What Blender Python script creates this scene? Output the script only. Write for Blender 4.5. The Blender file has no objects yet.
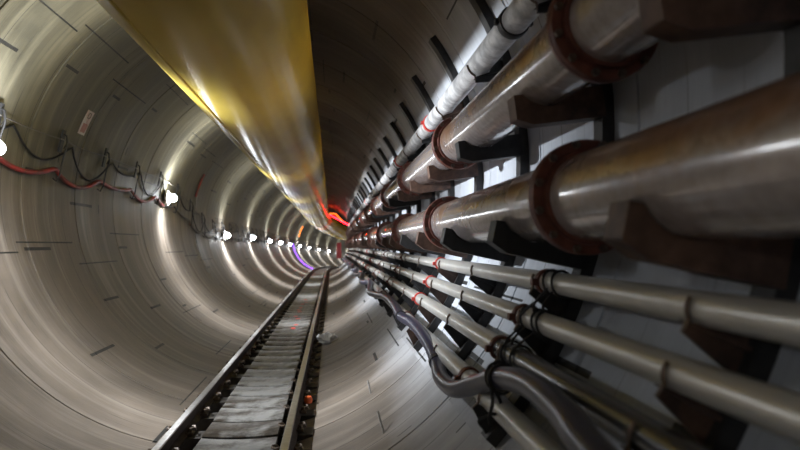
import bpy, math, random
from mathutils import Vector, Matrix
random.seed(7)
PI = math.pi
C = bpy.context.scene.collection
R = 1.95                     # inner radius of the tunnel lining, metres
RW = 1.165                   # width of one lining ring
CAM = Vector((.76, 0, -.5))

# ------------------------------------------------------------------ the line of the tunnel
S_BEND, R_BEND = 31.0, 172.0
S_DIP, R_DIP = 20.0, 1000.0
def frame(s):
    """axis point and heading angle of the tunnel at chainage s"""
    z = -(s - S_DIP) ** 2 / (2 * R_DIP) if s > S_DIP else 0.0
    if s <= S_BEND:
        return Vector((0, s, z)), 0.0
    a = (s - S_BEND) / R_BEND
    return Vector((R_BEND * (1 - math.cos(a)), S_BEND + R_BEND * math.sin(a), z)), a
def at(s, x, z):
    p, a = frame(s)
    return Vector((p.x + x * math.cos(a), p.y - x * math.sin(a), p.z + z))
def pol(s, rho, deg):
    return at(s, rho * math.cos(math.radians(deg)), rho * math.sin(math.radians(deg)))

# ------------------------------------------------------------------ materials
def nt(name):
    m = bpy.data.materials.new(name); m.use_nodes = True
    t = m.node_tree; b = t.nodes['Principled BSDF']
    return m, t, b
def N(t, kind, **kw):
    n = t.nodes.new(kind)
    for k, v in kw.items():
        if k.startswith('i_'):
            key = k[2:].replace('_', ' ')
            n.inputs[key].default_value = v
        else: setattr(n, k, v)
    return n
def math_(t, op, a, b=None, c=None):
    n = t.nodes.new('ShaderNodeMath'); n.operation = op
    for i, v in enumerate((a, b, c)):
        if v is None: continue
        if isinstance(v, (int, float)): n.inputs[i].default_value = v
        else: t.links.new(v, n.inputs[i])
    return n.outputs[0]
def ramp(t, src, stops):
    n = t.nodes.new('ShaderNodeValToRGB')
    e = n.color_ramp.elements
    while len(e) < len(stops): e.new(.5)
    for el, (p, c) in zip(e, stops):
        el.position = p; el.color = (c, c, c, 1) if isinstance(c, (int, float)) else (*c, 1)
    t.links.new(src, n.inputs[0]); return n.outputs[0]
def mix(t, fac, a, b, kind='MIX'):
    n = t.nodes.new('ShaderNodeMix'); n.data_type = 'RGBA'; n.blend_type = kind
    if isinstance(fac, (int, float)): n.inputs[0].default_value = fac
    else: t.links.new(fac, n.inputs[0])
    for i, v in ((6, a), (7, b)):
        if isinstance(v, tuple): n.inputs[i].default_value = (*v, 1)
        else: t.links.new(v, n.inputs[i])
    return n.outputs[2]
def noise(t, vec, scale, detail=4, rough=.55):
    n = N(t, 'ShaderNodeTexNoise', i_Scale=scale, i_Detail=detail, i_Roughness=rough)
    t.links.new(vec, n.inputs['Vector']); return n.outputs['Fac']
def mapped(t, vec, scale):
    n = N(t, 'ShaderNodeMapping'); n.inputs['Scale'].default_value = scale
    t.links.new(vec, n.inputs['Vector']); return n.outputs[0]

def simple(name, col, rough=.5, metal=0, var=.25, scale=12, spec=.5, dirt=None, bump=0, coat=0, rnd=0, rough_var=0, aniso=0):
    """a surface with mottled colour; dirt is a second colour that shows in patches"""
    m, t, b = nt(name)
    co = N(t, 'ShaderNodeTexCoord').outputs['Object']
    n1 = noise(t, co, scale)
    lo = tuple(c * (1 - var) for c in col); hi = tuple(min(1, c * (1 + var)) for c in col)
    c = mix(t, ramp(t, n1, [(.3, 0.0), (.7, 1.0)]), lo, hi)
    if dirt:
        n2 = noise(t, co, scale * .35, 6, .65)
        fac = n2
        if rnd:
            oi = N(t, 'ShaderNodeObjectInfo').outputs['Random']
            fac = math_(t, 'ADD', n2, math_(t, 'MULTIPLY', math_(t, 'SUBTRACT', oi, .5), rnd))
        c = mix(t, ramp(t, fac, [(.42, 0.0), (.62, 1.0)]), c, dirt)
    t.links.new(c, b.inputs['Base Color'])
    b.inputs['Metallic'].default_value = metal
    b.inputs['Specular IOR Level'].default_value = spec
    b.inputs['Coat Weight'].default_value = coat
    b.inputs['Coat Roughness'].default_value = .15
    if aniso: brushed(t, b, aniso)
    if rough_var:
        r = ramp(t, noise(t, co, scale * .8), [(.3, max(.02, rough - rough_var)), (.7, rough + rough_var)])
        t.links.new(r, b.inputs['Roughness'])
    else: b.inputs['Roughness'].default_value = rough
    if bump:
        bp = N(t, 'ShaderNodeBump', i_Strength=bump, i_Distance=.01)
        t.links.new(noise(t, co, scale * 3), bp.inputs['Height']); t.links.new(bp.outputs[0], b.inputs['Normal'])
    return m
def glow(name, col, power):
    m, t, b = nt(name)
    b.inputs['Base Color'].default_value = (*col, 1)
    b.inputs['Emission Color'].default_value = (*col, 1)
    b.inputs['Emission Strength'].default_value = power
    return m

def concrete(name, rough=.62):
    """precast lining: UV is (metres round the ring from the crown of the lamp side, metres along the tunnel)"""
    m, t, b = nt(name)
    uv = N(t, 'ShaderNodeUVMap', uv_map='lining').outputs[0]
    sp = N(t, 'ShaderNodeSeparateXYZ'); t.links.new(uv, sp.inputs[0]); U, V = sp.outputs[0], sp.outputs[1]
    blot = noise(t, mapped(t, uv, (.7, .9, 1)), 1.2, 6, .6)
    streak = noise(t, mapped(t, uv, (.30, 5, 1)), 1.3, 5, .6)
    fine = noise(t, mapped(t, uv, (1.0, 22, 1)), 2.0, 4, .6)
    speck = noise(t, uv, 26, 3, .6)
    # the pale, cleaner segments behind the pipes fade into the browner invert; crown and upper lamp side have shade and bounce painted in
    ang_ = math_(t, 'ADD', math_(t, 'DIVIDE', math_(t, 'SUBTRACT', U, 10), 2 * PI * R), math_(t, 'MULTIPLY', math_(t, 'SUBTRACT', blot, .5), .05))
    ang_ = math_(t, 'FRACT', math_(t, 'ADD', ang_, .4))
    side = ramp(t, ang_, [(.245, 0.0), (.31, 1.0), (.47, 1.0), (.52, 0.0)])  # pale concrete, with the cool cast of the light painted into its blue
    crown = ramp(t, ang_, [(.49, 0.0), (.53, 1.0), (.68, 1.0), (.74, 0.0)])  # shade cast by the duct, painted dark into the crown colour
    upper = ramp(t, ang_, [(.60, 0.0), (.61, 1.0), (.875, 1.0), (.915, 0.0)])  # olive is yellow bounce off the duct, painted into the wall colour
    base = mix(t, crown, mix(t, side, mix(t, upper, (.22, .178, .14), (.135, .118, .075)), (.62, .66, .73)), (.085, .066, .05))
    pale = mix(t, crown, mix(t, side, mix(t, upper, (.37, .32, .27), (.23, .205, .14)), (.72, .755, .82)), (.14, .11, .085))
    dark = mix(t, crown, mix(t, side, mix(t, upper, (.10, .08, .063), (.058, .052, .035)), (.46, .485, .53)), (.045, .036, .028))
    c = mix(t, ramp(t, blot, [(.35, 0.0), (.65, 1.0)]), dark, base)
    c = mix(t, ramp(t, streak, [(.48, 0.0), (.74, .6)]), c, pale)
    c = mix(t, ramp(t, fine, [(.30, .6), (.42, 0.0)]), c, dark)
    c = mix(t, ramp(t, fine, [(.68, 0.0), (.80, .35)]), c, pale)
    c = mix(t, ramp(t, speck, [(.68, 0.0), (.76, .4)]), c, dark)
    # longitudinal joints between the segments of a ring, staggered ring to ring
    ring = math_(t, 'FLOOR', math_(t, 'DIVIDE', V, RW))
    wn = N(t, 'ShaderNodeTexWhiteNoise', noise_dimensions='1D'); t.links.new(ring, wn.inputs['W'])
    uo = math_(t, 'ADD', U, math_(t, 'MULTIPLY', wn.outputs['Value'], 2.04))
    ju = math_(t, 'ABSOLUTE', math_(t, 'SUBTRACT', math_(t, 'FRACT', math_(t, 'DIVIDE', uo, 2.04)), .5))
    joint = math_(t, 'LESS_THAN', ju, .0035)
    # faint formwork lines round the ring, worn away in places
    lv = math_(t, 'ABSOLUTE', math_(t, 'SUBTRACT', math_(t, 'FRACT', math_(t, 'DIVIDE', V, RW / 4)), .5))
    form = math_(t, 'MULTIPLY', math_(t, 'LESS_THAN', lv, .014), ramp(t, noise(t, mapped(t, uv, (.8, 3, 1)), 1.0, 2), [(.44, 0.0), (.56, .75)]))
    # packer slots and chipped marks: dark dashes along the tunnel, scattered ring by ring
    def dashes(cu, cv, ov, wid, ln, prob, seed):
        a = math_(t, 'DIVIDE', uo, cu); bb = math_(t, 'ADD', math_(t, 'DIVIDE', V, cv), ov)
        cell = N(t, 'ShaderNodeCombineXYZ', ); t.links.new(math_(t, 'FLOOR', a), cell.inputs[0]); t.links.new(math_(t, 'FLOOR', bb), cell.inputs[1]); cell.inputs[2].default_value = seed
        w = N(t, 'ShaderNodeTexWhiteNoise', noise_dimensions='3D'); t.links.new(cell.outputs[0], w.inputs['Vector'])
        rc = N(t, 'ShaderNodeSeparateColor'); t.links.new(w.outputs['Color'], rc.inputs[0])
        fu = math_(t, 'SUBTRACT', math_(t, 'FRACT', a), math_(t, 'ADD', .2, math_(t, 'MULTIPLY', rc.outputs[0], .6)))
        fv = math_(t, 'SUBTRACT', math_(t, 'FRACT', bb), .5)
        k1 = math_(t, 'LESS_THAN', math_(t, 'MULTIPLY', math_(t, 'ABSOLUTE', fu), cu), wid)
        k2 = math_(t, 'LESS_THAN', math_(t, 'MULTIPLY', math_(t, 'ABSOLUTE', fv), cv), math_(t, 'MULTIPLY', math_(t, 'ADD', rc.outputs[1], .35), ln))
        k3 = math_(t, 'LESS_THAN', rc.outputs[2], prob)
        return math_(t, 'MULTIPLY', math_(t, 'MULTIPLY', k1, k2), k3)
    d1 = dashes(.95, RW, .18, .015, .24, .62, 1.0)
    d2 = dashes(.42, RW / 2, .0, .05, .012, .13, 5.0)
    mark = math_(t, 'MAXIMUM', math_(t, 'MAXIMUM', math_(t, 'MAXIMUM', d1, d2), joint), form)
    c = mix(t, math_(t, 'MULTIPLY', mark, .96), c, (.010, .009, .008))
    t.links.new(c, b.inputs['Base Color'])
    t.links.new(ramp(t, blot, [(.35, rough - .13), (.65, rough + .1)]), b.inputs['Roughness'])
    bp = N(t, 'ShaderNodeBump', i_Strength=.35, i_Distance=.012)
    h = math_(t, 'SUBTRACT', math_(t, 'ADD', math_(t, 'MULTIPLY', fine, .5), math_(t, 'MULTIPLY', speck, .3)), math_(t, 'MULTIPLY', mark, 1.2))
    t.links.new(h, bp.inputs['Height']); t.links.new(bp.outputs[0], b.inputs['Normal'])
    return m

def brushed(t, b, k):
    """turned round its own long axis (local y): highlights run along the pipe"""
    b.inputs['Anisotropic'].default_value = k; b.inputs['Anisotropic Rotation'].default_value = 0
    tg = N(t, 'ShaderNodeTangent', direction_type='RADIAL', axis='Y'); t.links.new(tg.outputs[0], b.inputs['Tangent'])
def rusty(name):
    m, t, b = nt(name)
    co = N(t, 'ShaderNodeTexCoord').outputs['Object']; oi = N(t, 'ShaderNodeObjectInfo').outputs['Random']
    g = N(t, 'ShaderNodeNewGeometry'); sp = N(t, 'ShaderNodeSeparateXYZ'); t.links.new(g.outputs['Normal'], sp.inputs[0])
    big = noise(t, co, 3.2, 6, .62); fine = noise(t, co, 22, 4, .6)
    steel = mix(t, ramp(t, fine, [(.3, 0.0), (.7, 1.0)]), (.35, .30, .29), (.49, .435, .425))
    rust = mix(t, ramp(t, fine, [(.3, 0.0), (.7, 1.0)]), (.25, .13, .078), (.41, .235, .145))
    k = math_(t, 'ADD', math_(t, 'ADD', big, math_(t, 'MULTIPLY', sp.outputs[2], .24)), math_(t, 'MULTIPLY', math_(t, 'SUBTRACT', oi, .5), .22))
    t.links.new(mix(t, ramp(t, k, [(.50, 0.0), (.72, 1.0)]), steel, rust), b.inputs['Base Color'])
    t.links.new(ramp(t, k, [(.4, .17), (.7, .33)]), b.inputs['Roughness'])
    b.inputs['Metallic'].default_value = .12
    b.inputs['Coat Weight'].default_value = .8; b.inputs['Coat Roughness'].default_value = .13
    bp = N(t, 'ShaderNodeBump', i_Strength=.05, i_Distance=.01)
    t.links.new(fine, bp.inputs['Height']); t.links.new(bp.outputs[0], b.inputs['Normal'])
    return m

def sheeting(name):
    """glossy yellow coated fabric that lets some light through"""
    m, t, b = nt(name)
    co = N(t, 'ShaderNodeTexCoord').outputs['Object']
    n1 = noise(t, mapped(t, co, (1, .35, 1)), 2.6, 4)
    c = mix(t, ramp(t, n1, [(.3, 0.0), (.7, 1.0)]), (.42, .32, .07), (.60, .46, .08))
    t.links.new(c, b.inputs['Base Color'])
    t.links.new(ramp(t, n1, [(.3, .18), (.7, .23)]), b.inputs['Roughness'])
    tr = N(t, 'ShaderNodeBsdfTranslucent'); tr.inputs['Color'].default_value = (.85, .62, .12, 1)
    mx = N(t, 'ShaderNodeMixShader'); mx.inputs[0].default_value = .27
    t.links.new(b.outputs[0], mx.inputs[1]); t.links.new(tr.outputs[0], mx.inputs[2])
    t.links.new(mx.outputs[0], t.nodes['Material Output'].inputs['Surface'])
    return m

M = dict(
    lining=concrete('precast concrete'),
    duct=sheeting('ochre duct sheeting'),
    bigpipe=rusty('rusty steel'),
    flange=simple('red oxide flange', (.15, .05, .036), .5, .1, .35, 25, bump=.2),
    white=simple('whitewashed pipe', (.74, .74, .75), .5, .1, .15, 18, dirt=(.36, .36, .37), bump=.1),
    silver=simple('galvanised steel', (.64, .63, .60), .32, .35, .06, 8, dirt=(.63, .61, .57), rnd=.1, rough_var=.04),
    darksteel=simple('dark drawn steel', (.16, .16, .165), .24, .55, .1, 8),
    black=simple('black bracket steel', (.028, .027, .028), .55, .2, .3, 20),
    brown=simple('brown primed steel', (.15, .085, .06), .55, .1, .3, 14, dirt=(.05, .03, .025)),
    post=simple('grey black post', (.04, .038, .038), .5, .3, .3, 14),
    bolt=simple('worn bolt steel', (.16, .12, .10), .4, .7, .3, 40),
    redpaint=simple('red paint', (.62, .06, .045), .5, 0, .2, 30),
    hose=simple('blue black rubber hose', (.036, .036, .066), .3, .1, .06, 5, spec=.55),
    cord=simple('black cord', (.018, .017, .018), .6, 0, .3, 40),
    redcable=simple('red cable sheath', (.36, .035, .03), .5, 0, .3, 9, dirt=(.12, .06, .05)),
    greycable=simple('dull grey cable sheath', (.10, .09, .08), .55, 0, .3, 20),
    railhead=simple('polished rail steel', (.46, .44, .42), .28, .9, .15, 30),
    railbody=simple('dark rail steel', (.06, .045, .038), .6, .4, .35, 22),
    sleeper=simple('dark sleeper steel', (.035, .03, .027), .6, .2, .3, 20),
    clip=simple('rail clip steel', (.15, .115, .09), .5, .3, .35, 40),
    board=simple('wet grey boarding', (.04, .031, .024), .46, .0, .45, 16, dirt=(.23, .225, .215), rnd=.22, rough_var=.14, spec=.3, bump=.15),
    plastic=simple('white crumpled plastic', (.88, .88, .88), .35, 0, .1, 10),
    orange=simple('orange plastic', (.85, .16, .05), .4, 0, .1, 10),
    pin=simple('bare steel pin', (.30, .28, .26), .45, .5, .3, 30),
    lampbody=simple('dark lamp casing', (.05, .05, .055), .5, .2, .3, 20),
    dish=simple('white lamp reflector', (.8, .8, .8), .35, 0, .05, 10),
    signface=simple('faded sign face', (.46, .30, .27), .5, 0, .25, 14, dirt=(.50, .46, .44)),
    signred=simple('faded red sign print', (.36, .15, .13), .5, 0, .2, 30),
    cabinet=simple('red cabinet paint', (.75, .03, .045), .4, 0, .1, 10),
    lamp=glow('lamp glass', (.90, .95, 1.0), 30),
    led_red=glow('red rope light', (1, .004, .008), 60),
    led_orange=glow('orange rope light', (1, .22, .02), 3.2),
    led_violet=glow('violet rope light', (.30, .09, 1), 6),
)

# ------------------------------------------------------------------ building helpers
def thing(name, label, cat, loc=(0, 0, 0), rotz=0, group=None):
    o = bpy.data.objects.new(name, None); C.objects.link(o)
    o.empty_display_size = .1
    o.location = loc; o.rotation_euler = (0, 0, rotz)
    return tag(o, label, cat, group)
def tag(o, label, cat, group=None):
    o['label'] = label; o['category'] = cat
    if group: o['group'] = group
    return o
def mesh(name, verts, faces, mat, smooth=True, base=(0, 0, 0), mats=None, fmat=None):
    me = bpy.data.meshes.new(name)
    b = Vector(base)
    me.from_pydata([Vector(v) - b for v in verts], [], faces)
    for m in (mats or [mat]): me.materials.append(m)
    if fmat:
        for p, i in zip(me.polygons, fmat): p.material_index = i
    if smooth:
        me.polygons.foreach_set('use_smooth', [True] * len(me.polygons))
        if smooth == 'auto': me.set_sharp_from_angle(angle=math.radians(38))
    me.update()
    return me
def link(name, me, parent=None, loc=(0, 0, 0), rot=(0, 0, 0)):
    o = bpy.data.objects.new(name, me); C.objects.link(o)
    o.location = loc; o.rotation_euler = rot
    if parent: o.parent = parent
    return o
class MB:
    """collects shapes into one mesh"""
    def __init__(self): self.v, self.f = [], []
    def add(self, v, f):
        n = len(self.v); self.v += [Vector(p) for p in v]; self.f += [[i + n for i in q] for q in f]; return self
    def tube(self, pts, r, n=10, caps=True, closed=False):
        pts = [Vector(p) for p in pts]; m = len(pts)
        rs = r if isinstance(r, (list, tuple)) else [r] * m
        up = None; v = []
        for i, p in enumerate(pts):
            a = pts[(i - 1) % m] if (closed or i > 0) else p
            b = pts[(i + 1) % m] if (closed or i < m - 1) else p
            d = (b - a).normalized()
            if up is None:
                up = Vector((0, 0, 1)) if abs(d.z) < .9 else Vector((1, 0, 0))
            x = d.cross(up).normalized(); up = x.cross(d).normalized()
            for k in range(n):
                t = 2 * PI * k / n
                v.append(p + rs[i] * (math.cos(t) * x + math.sin(t) * up))
        f = []
        for i in range(m if closed else m - 1):
            j = (i + 1) % m
            for k in range(n):
                l = (k + 1) % n
                f.append([i * n + k, j * n + k, j * n + l, i * n + l])
        if caps and not closed:
            f.append(list(range(n))[::1]); f.append([(m - 1) * n + k for k in range(n)][::-1])
        return self.add(v, f)
    def prism(self, poly, y0, y1):
        """poly of (x, z), extruded along y"""
        n = len(poly)
        v = [(x, y0, z) for x, z in poly] + [(x, y1, z) for x, z in poly]
        f = [list(range(n)), list(range(2 * n - 1, n - 1, -1))]
        f += [[i, i + n, (i + 1) % n + n, (i + 1) % n] for i in range(n)]
        return self.add(v, f)
    def box(self, x0, x1, y0, y1, z0, z1):
        return self.prism([(x0, z0), (x1, z0), (x1, z1), (x0, z1)], y0, y1)
    def lathe(self, prof, n=24, axis='y', at_=(0, 0, 0)):
        """prof of (radius, along)"""
        v, f, m = [], [], len(prof)
        o = Vector(at_)
        for r, h in prof:
            for k in range(n):
                t = 2 * PI * k / n; c, s = r * math.cos(t), r * math.sin(t)
                v.append(o + Vector({'y': (c, h, s), 'z': (c, s, h), 'x': (h, c, s)}[axis]))
        for i in range(m - 1):
            for k in range(n):
                l = (k + 1) % n
                f.append([i * n + k, (i + 1) * n + k, (i + 1) * n + l, i * n + l])
        f.append(list(range(n))); f.append([(m - 1) * n + k for k in range(n)][::-1])
        return self.add(v, f)
    def mesh(self, name, mat, smooth='auto', base=(0, 0, 0)):
        return mesh(name, self.v, self.f, mat, smooth, base)
def fix(me):
    import bmesh
    bm = bmesh.new(); bm.from_mesh(me); bmesh.ops.recalc_face_normals(bm, faces=bm.faces); bm.to_mesh(me); bm.free(); return me
def srange(a, b, step):
    n = max(1, round((b - a) / step)); return [a + (b - a) * i / n for i in range(n + 1)]

# ------------------------------------------------------------------ the lining
S0, S1 = -9 * RW, 96 * RW
def lining(name, a0, a1, mat):
    steps = srange(a0, a1, 2.5)
    ss, rr = [], []
    k0, k1 = round(S0 / RW), round(S1 / RW)
    for k in range(k0, k1):
        for ds, dr in ((0, .011), (.006, .011), (.011, 0), (RW / 2, 0), (RW - .011, 0), (RW - .006, .011)):
            ss.append(k * RW + ds); rr.append(R + dr)
    v, uvs, f = [], [], []
    n = len(steps)
    for s, r in zip(ss, rr):
        for a in steps:
            v.append(pol(s, r, a)); uvs.append((math.radians(a) * R + 10, s + 20))
    for i in range(len(ss) - 1):
        for j in range(n - 1):
            f.append([i * n + j, i * n + j + 1, (i + 1) * n + j + 1, (i + 1) * n + j])
    # the concrete's back, so that the shell has thickness
    w = len(v)
    for s in (S0, S1):
        for a in steps: v.append(pol(s, R + .2, a)); uvs.append((0, 0))
    me = mesh(name, v, f, mat, 'auto')
    lay = me.uv_layers.new(name='lining')
    for l in me.loops: lay.data[l.index].uv = uvs[l.vertex_index]
    o = link(name, me); o['kind'] = 'structure'
    so = o.modifiers.new('thick', 'SOLIDIFY'); so.thickness = .2; so.offset = -1; so.use_rim = False
    return o
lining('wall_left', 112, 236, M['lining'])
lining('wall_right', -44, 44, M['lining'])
lining('floor', 236, 316, M['lining'])
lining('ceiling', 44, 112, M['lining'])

# ------------------------------------------------------------------ ventilation duct
DX, DZ, DR = -.02, 1.175, .60
SEND = 92.0
du = thing('ventilation_duct', 'huge glossy yellow ventilation duct hung under the tunnel crown', 'duct', at(-6, DX, DZ))
ss = srange(-6, SEND, .8)
mb = MB(); mb.tube([at(s, DX, DZ) for s in ss], [DR + .0012 * math.sin(s * 2.1) for s in ss], 64)
link('duct_skin', fix(mb.mesh('duct_skin', M['duct'], base=du.location)), du)
mb = MB()
a = math.radians(247)
mb.tube([at(s, DX + (DR + .004) * math.cos(a), DZ + (DR + .004) * math.sin(a)) for s in ss], .008, 6)
link('seam_strip', mb.mesh('seam_strip', M['duct'], base=du.location), du)
hangs = [MB().box(x - .01, x + .01, -.02, .02, DZ + .47, 1.93).mesh('hanger', M['black']) for x in (DX - .32, DX + .32)]
for k in range(30):
    s = -4 + k * 2.33
    p, a = frame(s)
    for hang in hangs: link('hanger', hang, du, p - du.location, (0, 0, -a))

# ------------------------------------------------------------------ pipelines on the right wall
PIPE = dict(upper=(1.667, 7.8, .142), lower=(1.641, -12.0, .146), thin=(1.761, 20.1, .069),
            g1=(1.772, -21.6, .043), g2=(1.780, -27.0, .043), g3=(1.780, -32.4, .046), g4=(1.821, -38.8, .045))
def pipeline(name, label, key, mat, pitch, first, coupling, sec_name='pipe_section', end=SEND, seg=40):
    rho, phi, r = PIPE[key]
    t = thing(name, label, 'pipe', pol(-2.5, rho, phi))
    cuts = [-2.5] + [first + pitch * k for k in range(-3, 99) if -2.2 < first + pitch * k < end - 1] + [end]
    for i, (a, b) in enumerate(zip(cuts, cuts[1:])):
        sg = seg if a < 22 else 16
        mb = MB().tube([pol(s, rho, phi) for s in srange(a + .002, b - .002, .6)], r, sg)
        link(sec_name, fix(mb.mesh(sec_name, M['darksteel'] if key == 'g3' and b < 3 else mat, base=t.location)), t)
    for i, s in enumerate(cuts[1:-1]):
        p, a = frame(s)
        coupling(t, s, pol(s, rho, phi) - t.location, -a, r, i)
    return t
# flanged joints of the two thick lines
FR = .142
def flange_mesh(r, n=40):
    return fix(MB().lathe([(r - .004, -.062), (r + .012, -.06), (r + .014, -.03), (r + .044, -.028), (r + .047, -.022), (r + .047, -.003), (r + .040, 0),
                           (r + .047, .003), (r + .047, .022), (r + .044, .028), (r + .014, .03), (r + .012, .06), (r - .004, .062)], n).mesh('flange', M['flange']))
fl_me = {k: flange_mesh(PIPE[k][2]) for k in ('upper', 'lower')}
bolt_me = fix(MB().lathe([(.0, -.046), (.014, -.046), (.014, -.03), (.008, -.03), (.008, .03), (.014, .03), (.014, .044), (.0, .044)], 6).mesh('bolt', M['bolt']))
def flanged(key):
    def go(t, s, loc, rz, r, i):
        f = link('flange', fl_me[key], t, loc, (0, 0, rz))
        if s < 14:
            for k in range(12):
                a = 2 * PI * (k + .5) / 12
                link('bolt', bolt_me, f, ((r + .031) * math.cos(a), 0, (r + .031) * math.sin(a)))
    return go
pipeline('steel_pipeline', 'upper of the two thick rusty flanged steel pipelines on the right wall', 'upper', M['bigpipe'], 2.42, 1.98, flanged('upper'))
pipeline('steel_pipeline', 'lower of the two thick rusty flanged steel pipelines on the right wall', 'lower', M['bigpipe'], 2.46, 2.03, flanged('lower'))
# clamped couplings of the slim lines
coup_cache = {}
def clamp(red, w=.05):
    def go(t, s, loc, rz, r, i):
        col = red(i)
        key = (round(r, 4), col, w)
        if key not in coup_cache:
            prof = [(r - .003, -w), (r + .008, -w), (r + .011, -w * .7), (r + .011, w * .7), (r + .008, w), (r - .003, w)]
            lug = lambda m, x: m.box(x - .010, x + .010, -.015, .015, -.014, .014)
            m = MB().lathe(prof, 28)
            lug(m, r + .017); lug(m, -r - .017)
            coup_cache[key] = fix(m.mesh('pipe_coupling', M[col]))
        link('pipe_coupling', coup_cache[key], t, loc, (0, 0, rz))
    return go
pipeline('whitewashed_pipe', 'single whitewashed pipe running above both thick rusty pipelines', 'thin', M['white'], 2.6, 3.02, clamp(lambda i: ('flange', 'redpaint', 'black')[i % 3] if i != 3 else 'redpaint', .03))
pipeline('galvanised_pipe', 'highest of the four slim grey pipes under the thick pipelines', 'g1', M['silver'], 2.55, 2.53, clamp(lambda i: 'redpaint' if i in (2, 6) else 'flange', .017), seg=28)
pipeline('galvanised_pipe', 'second from the top of the four slim grey pipes', 'g2', M['silver'], 2.55, 2.66, clamp(lambda i: 'redpaint' if i in (2, 5) else 'flange', .017), seg=28)
pipeline('galvanised_pipe', 'third from the top of the four slim grey pipes', 'g3', M['silver'], 2.55, 2.72, clamp(lambda i: 'redpaint' if i in (2, 5) else 'flange', .017), seg=28)
pipeline('galvanised_pipe', 'lowest of the four slim grey pipes, partly behind the dark hose', 'g4', M['silver'], 2.55, 3.0, clamp(lambda i: 'flange', .017), seg=28)

# ------------------------------------------------------------------ bracket posts with their saddle arms
POST_A0, POST_A1 = -43, 36.5
base_local = Vector((R * math.cos(math.radians(POST_A0)), 0, R * math.sin(math.radians(POST_A0))))
def loc_pt(key, dr, dt):
    """point beside a pipe, dr outwards and dt up round the ring, in the ring's own plane"""
    rho, phi, r = PIPE[key]; a = math.radians(phi)
    return ((rho + dr) * math.cos(a) - dt * math.sin(a) - base_local.x, (rho + dr) * math.sin(a) + dt * math.cos(a) - base_local.z)
def post_mesh():
    n = 24; m = MB()
    aa = [math.radians(POST_A0 + (POST_A1 - POST_A0) * i / n) for i in range(n + 1)]
    ro, ri = R - .001, R - .055
    for y0, y1, a_, b_ in ((-.045, -.037, ri, ro), (-.037, .037, ri, ri + .009), (.037, .045, ri, ro)):
        v, f = [], []
        for a in aa:
            for y, r in ((y0, a_), (y1, a_), (y1, b_), (y0, b_)):
                v.append((r * math.cos(a) - base_local.x, y, r * math.sin(a) - base_local.z))
        for i in range(n):
            for k in range(4):
                f.append([i * 4 + k, i * 4 + (k + 1) % 4, i * 4 + 4 + (k + 1) % 4, i * 4 + 4 + k])
        f += [[0, 1, 2, 3], [n * 4 + 3, n * 4 + 2, n * 4 + 1, n * 4]]
        m.add(v, f)
    return fix(m.mesh('post', M['post']))
def saddle_mesh(key, mat, w, t_top, t_bot, inner):
    rho, phi, r = PIPE[key]; wall = R - .05 - rho
    rr = r + .003; hw = math.sqrt(rr * rr - t_top * t_top)
    poly = [(inner, t_top)]
    if inner < -hw: pass
    n = 10; a0 = math.atan2(t_top, -hw); a1 = math.atan2(t_top, hw)
    a0 = a0 + 2 * PI if a0 < 0 else a0; a1 = a1 + 2 * PI if a1 < 0 else a1
    for i in range(n + 1):
        a = a0 + (a1 - a0) * i / n; poly.append((rr * math.cos(a), rr * math.sin(a)))
    poly += [(wall, t_top), (wall, t_bot), (inner * .55, t_bot), (inner, t_bot * .86)]
    m = MB()
    # a channel: two webs with a bottom flange and an end plate
    P = lambda pl: [loc_pt(key, *q) for q in pl]
    m.prism(P(poly), -w, -w + .01); m.prism(P(poly), w - .01, w)
    m.prism(P([(inner, t_bot * .86 + .01), (inner * .55, t_bot + .01), (wall, t_bot + .01), (wall, t_bot), (inner * .55, t_bot), (inner, t_bot * .86)]), -w + .01, w - .01)
    m.prism(P([(inner, t_top), (inner + .01, t_top), (inner + .01, t_bot * .86), (inner, t_bot * .86)]), -w + .01, w - .01)
    return fix(m.mesh('saddle_arm', M[mat]))
def gusset_mesh(key, col):
    rho, phi, r = PIPE[key]; wall = R - .05 - rho
    P = lambda pl: [loc_pt(key, *q) for q in pl]
    m = MB()
    m.prism(P([(-r * .75, -r - .001), (-r * .9, -r - .03), (wall, -r - .085), (wall, -r * .25), (r + .008, -r * .35), (r * .6, -r * .95)]), -.008, .008)
    m.prism(P([(-r * .75, -r - .001), (-r * .9, -r - .006), (wall, -r - .018), (wall, -r - .004)]), -.03, .03)
    return fix(m.mesh('pipe_arm', M[col]))
def ubolt_mesh(key):
    rho, phi, r = PIPE[key]
    pts = []
    for i in range(17):
        a = math.radians(228 - 62 * i / 16)
        pts.append(((r + .007) * math.cos(a), (r + .007) * math.sin(a)))
    pts = [(-r * .82, -r - .03)] + pts
    m = MB().tube([(lambda q: (q[0], 0, q[1]))(loc_pt(key, *p)) for p in pts], .006, 6)
    return m.mesh('hook_bolt', M['bolt'])
post_me = post_mesh()
big_me = {(k, c): saddle_mesh(k, c, .05, -.085 if k == 'upper' else -.09, -.215, -.155) for k in ('upper', 'lower') for c in ('black', 'brown')}
small_me = {(k, c): gusset_mesh(k, c) for k in ('thin', 'g1', 'g2', 'g3', 'g4') for c in ('black', 'brown')}
ub_me = {k: ubolt_mesh(k) for k in ('thin', 'g1', 'g2', 'g3', 'g4')}
ORD = ['first', 'second', 'third', 'fourth', 'fifth', 'sixth', 'seventh', 'eighth', 'ninth', 'tenth', 'eleventh', 'twelfth', 'thirteenth', 'fourteenth', 'fifteenth', 'sixteenth']
POST_S = 1.42; POST_PITCH = 1.165
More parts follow.
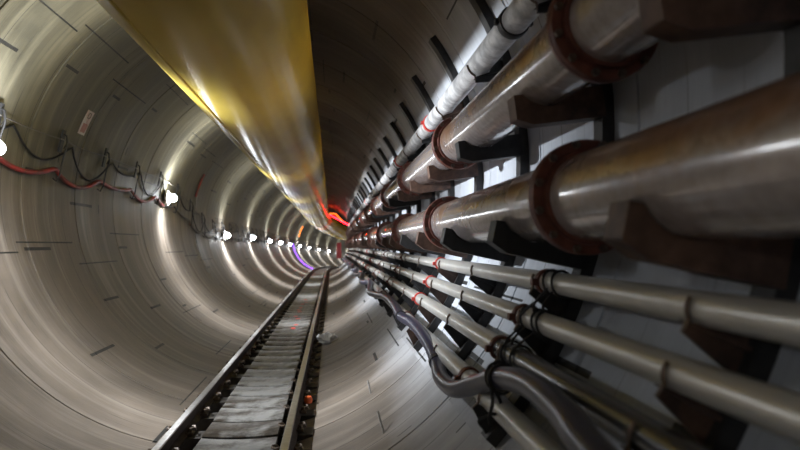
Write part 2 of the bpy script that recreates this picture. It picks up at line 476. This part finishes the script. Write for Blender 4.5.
for k in range(-2, 64):
    s = POST_S + k * POST_PITCH
    p, a = frame(s)
    rot = Matrix.Rotation(-a, 4, 'Z')
    if 0 <= k < 12:
        lab = f'curved steel pipe-bracket post on the right wall, {ORD[k]} counted from the near end'
    elif k < 0: lab = 'curved steel pipe-bracket post on the right wall before the first one in view'
    else: lab = 'curved steel pipe-bracket post on the right wall beyond the twelfth'
    t = thing('bracket_post', lab, 'pipe bracket', p + (rot @ base_local), -a, 'curved pipe-bracket posts along the right wall')
    link('post', post_me, t)
    link('saddle_arm', big_me['upper', 'black' if k in (2, 6, 7, 9) else 'brown'], t)
    link('saddle_arm', big_me['lower', 'black' if k in (1, 2, 4, 7) else 'brown'], t)
    for key in ('thin', 'g1', 'g2', 'g3', 'g4'):
        arm = link('pipe_arm', small_me[key, 'brown' if k < 1 or (k % 5 == 3) else 'black'], t)
        if k < 22: link('hook_bolt', ub_me[key], arm)

# ------------------------------------------------------------------ the dark hose and the cord lashing
def catmull(pts, n=8):
    P = [Vector(p) for p in pts]; out = []
    P = [P[0] * 2 - P[1]] + P + [P[-1] * 2 - P[-2]]
    for i in range(1, len(P) - 2):
        for k in range(n):
            u = k / n; a, b, c, d = P[i - 1:i + 3]
            out.append(.5 * ((2 * b) + (c - a) * u + (2 * a - 5 * b + 4 * c - d) * u * u + (3 * b - a - 3 * c + d) * u ** 3))
    return out + [P[-2]]
hp = [(1.25, -.9, -.99), (1.27, .4, -.97), (1.321, 1.285, -.951), (1.357, 1.579, -.937), (1.38, 1.938, -.94), (1.386, 2.319, -.998), (1.375, 2.628, -1.087), (1.344, 2.973, -1.185),
      (1.343, 3.353, -1.212), (1.374, 3.667, -1.185), (1.385, 4.071, -1.137), (1.383, 4.794, -1.105), (1.367, 5.551, -1.128), (1.385, 6.312, -1.103), (1.38, 7.252, -1.10)]
for k in range(1, 52):
    s = 7.25 + k * .9
    hp.append(pol(s, 1.745, -38.6 - (2.2 if k % 3 == 1 else 0) - (3.4 if k % 3 == 2 else 0)))
ho = thing('flexible_hose', 'blue-black flexible hose weaving over the lowest slim grey pipe', 'hose', hp[0])
link('hose_tube', fix(MB().tube(catmull(hp, 8), .042, 20).mesh('hose_tube', M['hose'], base=ho.location)), ho)
for i in (5, 9, 12):
    p = Vector(hp[i]); d = (Vector(hp[i + 1]) - Vector(hp[i - 1])).normalized()
    m = MB().tube([p - d * .03, p - d * .027, p + d * .027, p + d * .03], [.042, .049, .049, .042], 20)
    link('hose_clamp', m.mesh('hose_clamp', M['black'], base=ho.location), ho)
# cord: a loop round each slim pipe and the hose, strands between, loose ends
mb = MB()
def loop(c, r, tilt, rad=.0058, n=22):
    c = Vector(c)
    mb.tube([c + Vector((r * math.cos(a), tilt * math.sin(a + .7), r * math.sin(a))) for a in [2 * PI * i / n for i in range(n)]], rad, 6, closed=True)
def gp(key, s): return pol(s, PIPE[key][0], PIPE[key][1])
for key, s, r in (('g1', 2.36, .051), ('g1', 2.46, .051), ('g2', 2.42, .051), ('g2', 2.56, .052), ('g2', 2.36, .051), ('g3', 2.42, .054), ('g3', 2.55, .054)):
    loop(gp(key, s), r, .03)
for d in (-.02, .03): loop(Vector((1.386, 2.319 + d, -.998)), .05, .02)
def edge(key, s, ang, ex=.05):
    return gp(key, s) + Vector((ex * math.cos(math.radians(ang)), 0, ex * math.sin(math.radians(ang))))
for a_, b_ in ((edge('g1', 2.4, 200), edge('g2', 2.45, 120)), (edge('g1', 2.44, 230), edge('g2', 2.55, 160)), (edge('g1', 2.36, 215), edge('g2', 2.36, 100)),
               (edge('g2', 2.5, 210), edge('g3', 2.5, 110)), (edge('g2', 2.4, 220), edge('g3', 2.42, 150)), (edge('g2', 2.52, 200), edge('g3', 2.55, 130)),
               (edge('g3', 2.45, 200, .054), Vector((1.40, 2.33, -.95))), (edge('g3', 2.5, 220, .054), Vector((1.36, 2.35, -.955)))):
    mid = (a_ + b_) / 2 + Vector((-.02, .01, -.012))
    mb.tube(catmull([a_, mid, b_], 6), .0055, 6)
for e in ([(1.345, 2.30, -1.02), (1.35, 2.29, -1.08), (1.345, 2.32, -1.14), (1.35, 2.33, -1.17)], [(1.345, 2.33, -1.14), (1.31, 2.34, -1.16), (1.33, 2.33, -1.19)],
          [(1.37, 2.33, -1.045), (1.40, 2.36, -1.10), (1.41, 2.38, -1.15)], [(1.35, 2.32, -1.13), (1.39, 2.35, -1.14), (1.42, 2.4, -1.16)]):
    mb.tube(catmull(e, 5), .007, 6)
o = link('lashing_cord', mb.mesh('lashing_cord', M['cord'], base=(1.386, 2.3, -1.0)), None, (1.386, 2.3, -1.0))
tag(o, 'black cord lashing the slim grey pipes and dark hose together', 'cord')

# ------------------------------------------------------------------ track
ZT = -1.72
def rail_profile(x):
    h, hw, web, fw = .115, .027, .007, .047
    return [(x - fw, ZT - h), (x + fw, ZT - h), (x + fw, ZT - h + .01), (x + web, ZT - h + .024), (x + web, ZT - .034), (x + hw, ZT - .026), (x + hw, ZT - .006),
            (x + hw - .006, ZT), (x - hw + .006, ZT), (x - hw, ZT - .006), (x - hw, ZT - .026), (x - web, ZT - .034), (x - web, ZT - h + .024), (x - fw, ZT - h + .01)]
RX = (-.285, .478)
for x, lab in ((RX[0], 'dark steel rail with shiny top, on the lamp side of the track'), (RX[1], 'dark steel rail with shiny top, on the pipe side of the track')):
    prof = rail_profile(x); n = len(prof)
    ss = srange(-5, SEND, .6)
    v = [at(s, *q) for s in ss for q in prof]
    f, fm = [], []
    for i in range(len(ss) - 1):
        for k in range(n):
            l = (k + 1) % n
            f.append([i * n + k, i * n + l, (i + 1) * n + l, (i + 1) * n + k]); fm.append(1 if k in (6, 7, 8) else 0)
    f += [list(range(n))[::-1], [(len(ss) - 1) * n + k for k in range(n)]]; fm += [0, 0]
    base = at(-5, x, ZT - .115)
    me = mesh('steel_rail', v, f, None, 'auto', base, [M['railbody'], M['railhead']], fm)
    o = link('steel_rail', fix(me), None, base)
    tag(o, lab, 'rail', 'rails of the narrow track')
# sleepers: dark steel troughs bedded on the invert, each with its rail clips
ZS = ZT - .115
def bed(x, eps=.002): return -math.sqrt(R * R - x * x) + eps
def sleeper_mesh():
    xs = [-.37 + 1.0 * i / 12 for i in range(13)]
    poly = [(x, max(bed(x), -1.93) - ZS) for x in xs] + [(.63, 0 if bed(.63) < ZS - .01 else .004), (-.37, 0)]
    return fix(MB().prism(poly, -.09, .09).mesh('sleeper_body', M['sleeper'], False))
def clip_mesh(x, side):
    x0 = x + side * .034
    m = MB().box(min(x0, x0 + side * .05), max(x0, x0 + side * .05), -.032, .032, .006, .024)
    m.lathe([(.0, .024), (.013, .024), (.013, .05), (.0, .05)], 6, 'z', (x0 + side * .027, 0, 0))
    # spring loop standing beside the rail foot
    m.tube([(x0 + side * .012, -.028, .03), (x0 + side * .03, -.036, .052), (x0 + side * .055, -.02, .056), (x0 + side * .062, .0, .04), (x0 + side * .055, .02, .056), (x0 + side * .03, .036, .052), (x0 + side * .012, .028, .03)], .009, 6)
    return fix(m.mesh('rail_clip', M['clip']))
sl_me = sleeper_mesh(); clip_me = [clip_mesh(x, sd) for x in RX for sd in (-1, 1)]
for k in range(-4, 112):
    s = 3.1 + k * .5
    p, a = frame(s)
    lab = (f'dark steel sleeper carrying the rails, {ORD[k + 0]} counted from the bottom edge' if 0 <= k < 8 else
           'dark steel sleeper carrying the rails, before the bottom edge' if k < 0 else 'dark steel sleeper carrying the rails, beyond the eighth in view')
    t = thing('steel_sleeper', lab, 'sleeper', p + Vector((0, 0, ZS)), -a, 'sleepers of the narrow track')
    link('sleeper_body', sl_me, t)
    if s < 34:
        for c in clip_me: link('rail_clip', c, t)
# walkway boards between the rails
def board_mesh(L, j):
    m = MB(); n = 10; v, f = [], []
    for i in range(n + 1):
        u = i / n; x = -.10 + .50 * u; sag = -.012 * 4 * u * (1 - u)
        for y, z in ((-L, 0), (-L, .034), (-L + .008, .04), (L - .008, .04), (L, .034), (L, 0)):
            v.append((x, y, z + sag + .014))
    for i in range(n):
        for k in range(6):
            l = (k + 1) % 6; f.append([i * 6 + k, i * 6 + l, i * 6 + 6 + l, i * 6 + 6 + k])
    f += [list(range(6))[::-1], [n * 6 + k for k in range(6)]]
    return fix(m.add(v, f).mesh('walkway_board', M['board']))
bd = [board_mesh(.178, j) for j in range(3)]
for k in range(-4, 140):
    s = 3.0 + k * .39
    p, a = frame(s)
    o = link('walkway_board', bd[k % 3], None, p + Vector((0, 0, ZS)), (random.uniform(-.02, .02), random.uniform(-.008, .008), -a + random.uniform(-.02, .02)))
    tag(o, f'wet grey board between the rails, {ORD[k]} counted from the bottom edge' if 0 <= k < 10 else
        'wet grey board between the rails, before the bottom edge' if k < 0 else 'wet grey board between the rails, beyond the tenth in view', 'board', 'walkway boards between the rails')

# red survey paint dabbed along the middle of a run of boards
rng = random.Random(5)
def dab():
    n = 14; k = [rng.uniform(.6, 1.2) for _ in range(n)]
    ring = [(.045 * k[i] * math.cos(2 * PI * i / n), .085 * k[i] * math.sin(2 * PI * i / n)) for i in range(n)]
    v = [(x, y, 0) for x, y in ring] + [(x * .9, y * .9, .002) for x, y in ring]
    f = [list(range(n, 2 * n))] + [[i, (i + 1) % n, n + (i + 1) % n, n + i] for i in range(n)]
    return mesh('paint_mark', v, f, M['redpaint'], False)
dabs = [dab() for _ in range(4)]
boards = {round((o.location.y - 3.0) / .39): o for o in C.objects if o.name.startswith('walkway_board')}
for k in (18, 19, 21, 22, 24, 25, 26, 28, 29, 31):
    m = link('paint_mark', dabs[k % 4], boards[k], (.15 + rng.uniform(-.04, .04), rng.uniform(-.05, .05), .0425)); m['label'] = 'red paint mark'

# ------------------------------------------------------------------ lamps on the left wall
def wall_l(s, z, off=0):
    rho = R - off; return at(s, -math.sqrt(rho * rho - z * z), z)
LAMPS = [(5.03, .24), (10.4, .25), (15.75, -.27), (20.8, -.27), (26.4, -.32), (31.8, -.33), (37.2, -.33), (42.6, -.33), (48.0, -.33), (53.3, -.33),
         (58.7, -.33), (64.0, -.33), (69.4, -.33), (74.8, -.33), (80.2, -.33), (-1.5, .24)]  # last lamp: unseen, off the regular spacing, placed to light the near pipes
LABELS = {0: 'glaring white work lamp at the left edge, start of the red cable', 1: 'glaring white work lamp where the red cable ends, second from the left edge',
          2: 'third glaring white work lamp from the left edge', 3: 'fourth glaring white work lamp from the left edge'}
FAN_W, FAN_SIG, FAN_BASE = 900, .165, .006
def lamp_meshes():
    b = fix(MB().lathe([(.001, -.13), (.03, -.123), (.052, -.095), (.066, -.05), (.07, 0), (.066, .05), (.052, .095), (.03, .123), (.001, .13)], 20, 'y').mesh('lamp_globe', M['lamp']))
    h = MB().lathe([(.0, -.115), (.055, -.115), (.06, -.10), (.06, -.085), (.0, -.085)], 18, 'x').box(-.145, -.11, -.03, .03, -.05, .05)
    hook = MB().tube([(-.135, 0, .04), (-.125, 0, .12), (-.115, 0, .17), (-.13, 0, .2), (-.14, 0, .17)], .008, 6)
    dish = MB().lathe([(.0, -.1), (.06, -.1), (.095, -.08), (.115, -.055), (.11, -.053), (.09, -.073), (.06, -.088), (.0, -.088)], 24, 'x')
    return b, fix(h.mesh('lamp_casing', M['lampbody'])), hook.mesh('lamp_hook', M['lampbody']), fix(dish.mesh('reflector', M['dish']))
lb, lh, lk, ld = lamp_meshes()
# what the ribbed lens of such a lamp throws: a fan across the tunnel, little along it (a photometric profile)
fan = bpy.data.lights.new('lamp_fan', 'POINT'); fan.energy = FAN_W; fan.shadow_soft_size = .05; fan.color = (.90, .95, 1.0)
fan.use_nodes = True
ft = fan.node_tree; em = next(n for n in ft.nodes if n.type == 'EMISSION')
fs = N(ft, 'ShaderNodeSeparateXYZ'); ft.links.new(N(ft, 'ShaderNodeTexCoord').outputs['Normal'], fs.inputs[0])
y2 = math_(ft, 'MULTIPLY', fs.outputs[1], fs.outputs[1])
sig = math_(ft, 'ADD', FAN_SIG, math_(ft, 'MULTIPLY', math_(ft, 'SUBTRACT', 1, math_(ft, 'ABSOLUTE', fs.outputs[0])), .26))
sig = math_(ft, 'ADD', sig, math_(ft, 'MULTIPLY', math_(ft, 'MAXIMUM', math_(ft, 'SUBTRACT', fs.outputs[0], .80), 0), 1.1))
inward = math_(ft, 'ADD', .20, math_(ft, 'MULTIPLY', math_(ft, 'MAXIMUM', fs.outputs[0], 0), .80))
ft.links.new(math_(ft, 'MULTIPLY', inward, math_(ft, 'ADD', math_(ft, 'EXPONENT', math_(ft, 'DIVIDE', math_(ft, 'MULTIPLY', y2, -.5), math_(ft, 'MULTIPLY', sig, sig))), FAN_BASE)), em.inputs['Strength'])
def lens_light(t):
    o = bpy.data.objects.new('lamp_lens_light', fan); C.objects.link(o); o.parent = t; o.location = (.125, 0, 0)
for i, (s, z) in enumerate(LAMPS):
    p, a = frame(s)
    lab = LABELS.get(i) or ('unseen work lamp on the left wall behind the camera' if s < 0 else None) or (f'small bright work lamp on the left wall, {ORD[i]} counted from the left edge')
    t = thing('work_lamp', lab, 'lamp', wall_l(s, z, .145), -a, 'work lamps strung along the left wall')
    lens_light(t)
    link('lamp_globe', lb, t); link('lamp_casing', lh, t); link('lamp_hook', lk, t); link('reflector', ld, t)

# ------------------------------------------------------------------ festoon cables and their hooks on the left wall
def zline(s, near, far):
    u = min(1, max(0, (s - 10.0) / 4.5)); u = u * u * (3 - 2 * u); return near + (far - near) * u
HOOK_S = [5.22 + 1.165 * k for k in range(-8, 48)]
def festoon(near, far, sag, off, s0, s1, step=1.165, ph=0.0):
    pts = []; s = s0
    for s in srange(s0, s1, .1):
        u = ((s - 5.22 - ph) / step) % 1
        g = sag * (.8 + .4 * math.sin(math.floor((s - 5.22 - ph) / step) * 2.3))
        pts.append(wall_l(s, zline(s, near, far) - g * 4 * u * (1 - u), off))
    return pts
def cable(name, label, pts, r, mat):
    b = pts[0]
    o = link(name, fix(MB().tube(pts, r, 8).mesh(name, mat, base=b)), None, b)
    return tag(o, label, 'cable')
cable('power_cable', 'sagging red power cable hung along the left wall between the two nearest lamps', festoon(.24, -.24, .12, .032, -4, 10.4), .021, M['redcable'])
cable('power_cable', 'dull grey power cable sagging between lamps deeper along the left wall', festoon(.24, -.30, .10, .032, 10.45, 62), .018, M['greycable'])
cable('signal_cable', 'thin black cable in deep loops above the red cable', festoon(.50, -.05, .26, .02, -4, 40, 1.165 * 1, .3), .010, M['cord'])
cable('messenger_wire', 'thin straight grey wire above the looped cables on the left wall', festoon(.52, -.02, .015, .045, -4, 44), .006, M['greycable'])
hk = MB().tube([(.0, 0, -.10), (.035, 0, -.12), (.055, 0, -.05), (.05, 0, .1), (.06, 0, .24), (.035, 0, .33), (.0, 0, .34)], .008, 6).tube([(.05, -.03, .2), (.055, .0, .26), (.05, .03, .2)], .006, 5).box(-.004, .012, -.03, .03, .16, .38)
hk = fix(hk.mesh('cable_hook', M['black']))
for i, s in enumerate(HOOK_S):
    p, a = frame(s); z = zline(s, .24, -.30)
    sl = math.atan2(z + .15, R)
    rho = R - .012
    o = link('cable_hook', hk, None, wall_l(s, z, .035), (0, 0, -a))
    o.rotation_euler = (Matrix.Rotation(-a, 3, 'Z') @ Matrix.Rotation(math.asin(max(-1, min(1, (z + .15) / R))), 3, 'Y')).to_euler()
    k = i - 8
    nth = {1: 'next after the lamp at the left edge', 2: 'second after the lamp at the left edge', 3: 'third after the lamp at the left edge', 4: 'last before the second lamp'}
    lab = f'black cable hook holding the red cable, {nth[k]}' if k in nth else 'black cable hook holding the red cable behind the camera' if k < 0 else \
        'black cable hook behind the lamp at the left edge' if k == 0 else 'black cable hook on the left wall beyond the second lamp'
    tag(o, lab, 'hook', 'cable hooks along the left wall')

# ------------------------------------------------------------------ notice plate and loose cable on the left wall
def plate(s0, s1, a0, a1, off, th, n=6):
    v, f = [], []
    for i in range(n + 1):
        a = a0 + (a1 - a0) * i / n
        for s, o_ in ((s0, off), (s1, off), (s1, off + th), (s0, off + th)): v.append(pol(s, R - o_, a))
    for i in range(n):
        for k in range(4): f.append([i * 4 + k, i * 4 + (k + 1) % 4, i * 4 + 4 + (k + 1) % 4, i * 4 + 4 + k])
    f += [[0, 1, 2, 3], [n * 4 + 3, n * 4 + 2, n * 4 + 1, n * 4]]
    return v, f
sg = thing('notice_plate', 'small faded pink notice plate on the left wall above the cables', 'sign', pol(6.82, R, 156.8))
link('plate', fix(MB().add(*plate(6.74, 6.90, 152.8, 160.6, .002, .006)).mesh('plate', M['signface'], base=sg.location)), sg)
ot = link('red_print', fix(MB().add(*plate(6.765, 6.875, 157.0, 159.9, .0085, .001)).mesh('red_print', M['signred'], base=sg.location)), sg)
cc = pol(6.82, R - .0095, 154.4)
er = (cc - pol(6.82, 0, 0)).normalized()
ev = Vector((0, 1, 0)); et = er.cross(ev)
ring = MB().tube([cc + .032 * (math.cos(2 * PI * i / 20) * ev + math.sin(2 * PI * i / 20) * et) for i in range(20)], .004, 5, closed=True)
link('ring_mark', ring.mesh('ring_mark', M['greycable'], base=sg.location), sg)
rc = thing('loose_cable', 'thin cable with red upper sleeve down the left wall between second and third lamps', 'cable', pol(12.4, R - .02, 213))
link('cable_run', MB().tube([pol(12.65 + .12 * math.sin((a - 150) * .05), R - .014, a) for a in srange(166, 213, 2)], .008, 6).mesh('cable_run', M['pin'], base=rc.location), rc)
link('sleeve', MB().tube([pol(12.6, R - .02, a) for a in srange(153, 167, 2)], .019, 8).mesh('sleeve', M['redcable'], base=rc.location), rc)

# ------------------------------------------------------------------ coloured rope lights deep in the tunnel
def rope(name, label, s, a0, a1, mat, r=.03):
    pts = [pol(s, R - .035, a) for a in srange(a0, a1, 3)]
    o = link(name, MB().tube(pts, r, 8).mesh(name, mat, base=pts[0]), None, pts[0]); tag(o, label, 'rope light', 'rope lights deep in the tunnel')
rope('rope_light', 'red glowing rope light arching over the crown deep in the tunnel', 37.0, 100, 22, M['led_red'], .024)
rope('rope_light', 'short orange glowing rope light beside the duct deep in the tunnel', 43.0, 148, 170, M['led_orange'], .022)
rope('rope_light', 'violet glowing rope light low on the left wall deep in the tunnel', 40.0, 187, 250, M['led_violet'], .016)
o = link('rope_light', MB().tube([at(37.3, .48, 1.5), at(37.3, .85, 1.48), at(37.3, 1.3, 1.0), at(37.3, 1.62, .82)], .022, 8).mesh('rope_light', M['led_orange'], base=at(37.3, .85, 1.48)), None, at(37.3, .85, 1.48))
tag(o, 'bent orange glowing rope light under the red arch deep in the tunnel', 'rope light', 'rope lights deep in the tunnel')

# red board standing off the wall at the far bend
p, a = frame(62.0)
cb = thing('red_board', 'tall narrow red board off the left wall at the far bend', 'board', at(62.0, -1.9, -.1), -a)
link('board_panel', MB().box(.30, .76, -.02, .02, -.85, .70).mesh('board_panel', M['cabinet'], False), cb)
for z in (-.25, .35):
    link('wall_bracket', MB().box(.0 if z > 0 else .02, .40, .02, .05, z - .02, z + .02).mesh('wall_bracket', M['black'], False), cb)

# ------------------------------------------------------------------ small things lying about
def crumple(name, label, c, r, mat, seed):
    rng = random.Random(seed)
    m = MB(); nu, nv = 14, 8; v, f = [], []
    for i in range(nv + 1):
        th = PI * i / nv
        for j in range(nu):
            ph = 2 * PI * j / nu; k = rng.uniform(.6, 1.1)
            v.append((r * k * math.sin(th) * math.cos(ph), r * 1.1 * k * math.sin(th) * math.sin(ph), max(0, r * .55 * k * (math.cos(th) + .75))))
    for i in range(nv):
        for j in range(nu): f.append([i * nu + j, (i + 1) * nu + j, (i + 1) * nu + (j + 1) % nu, i * nu + (j + 1) % nu])
    o = link(name, fix(m.add(v, f).mesh(name, mat, False)), None, c); tag(o, label, 'scrap')
crumple('plastic_scrap', 'crumpled white plastic scrap on the floor beside the pipe-side rail', (.70, 8.6, bed(.70) - .01), .15, M['plastic'], 3)
o = link('orange_bottle_top', fix(MB().lathe([(.0, 0), (.034, 0), (.036, .03), (.026, .055), (.0, .06)], 16, 'z').mesh('orange_bottle_top', M['orange'])), None, (.565, 5.41, ZS + .004))
tag(o, 'small orange plastic cap lying outside the pipe-side rail', 'cap')
PINS = [((1.075, 3.80), (-.03, .12, .10), 'longer bare steel pin standing on the floor under the hose loop'), ((1.06, 4.86), (-.02, .08, .085), 'shorter bare steel pin standing on the floor under the hose, farther off')]
for (x, y), d, lab in PINS:
    b = Vector((x, y, bed(x, -.004)))
    o = link('steel_pin', fix(MB().tube([(0, 0, 0), d], .008, 8).mesh('steel_pin', M['pin'])), None, b); tag(o, lab, 'pin')

# ------------------------------------------------------------------ camera, world, view
cam = bpy.data.objects.new('camera', bpy.data.cameras.new('camera')); C.objects.link(cam)
cam.data.sensor_width = 36; cam.data.lens = 630 / 800 * 36
cam.data.clip_start = .02; cam.data.clip_end = 400
cam.location = CAM
yaw, pit = math.radians(6.16), math.radians(1.81)
F = Vector((math.sin(yaw) * math.cos(pit), math.cos(yaw) * math.cos(pit), math.sin(pit)))
cam.rotation_euler = F.to_track_quat('-Z', 'Y').to_euler()
cam.data.dof.use_dof = True; cam.data.dof.focus_distance = 4.6; cam.data.dof.aperture_fstop = 1.8
sc = bpy.context.scene; sc.camera = cam
w = bpy.data.worlds.new('world'); w.use_nodes = True; sc.world = w
w.node_tree.nodes['Background'].inputs[0].default_value = (.02, .02, .022, 1)
w.node_tree.nodes['Background'].inputs[1].default_value = .2
sc.view_settings.view_transform = 'Standard'; sc.view_settings.look = 'None'; sc.view_settings.gamma = 1; sc.view_settings.use_curve_mapping = False
sc.view_settings.exposure = 0.0
sc.cycles.use_denoising = True
sc.cycles.max_bounces = 10; sc.cycles.diffuse_bounces = 6; sc.cycles.glossy_bounces = 5
sc.cycles.sample_clamp_indirect = 6
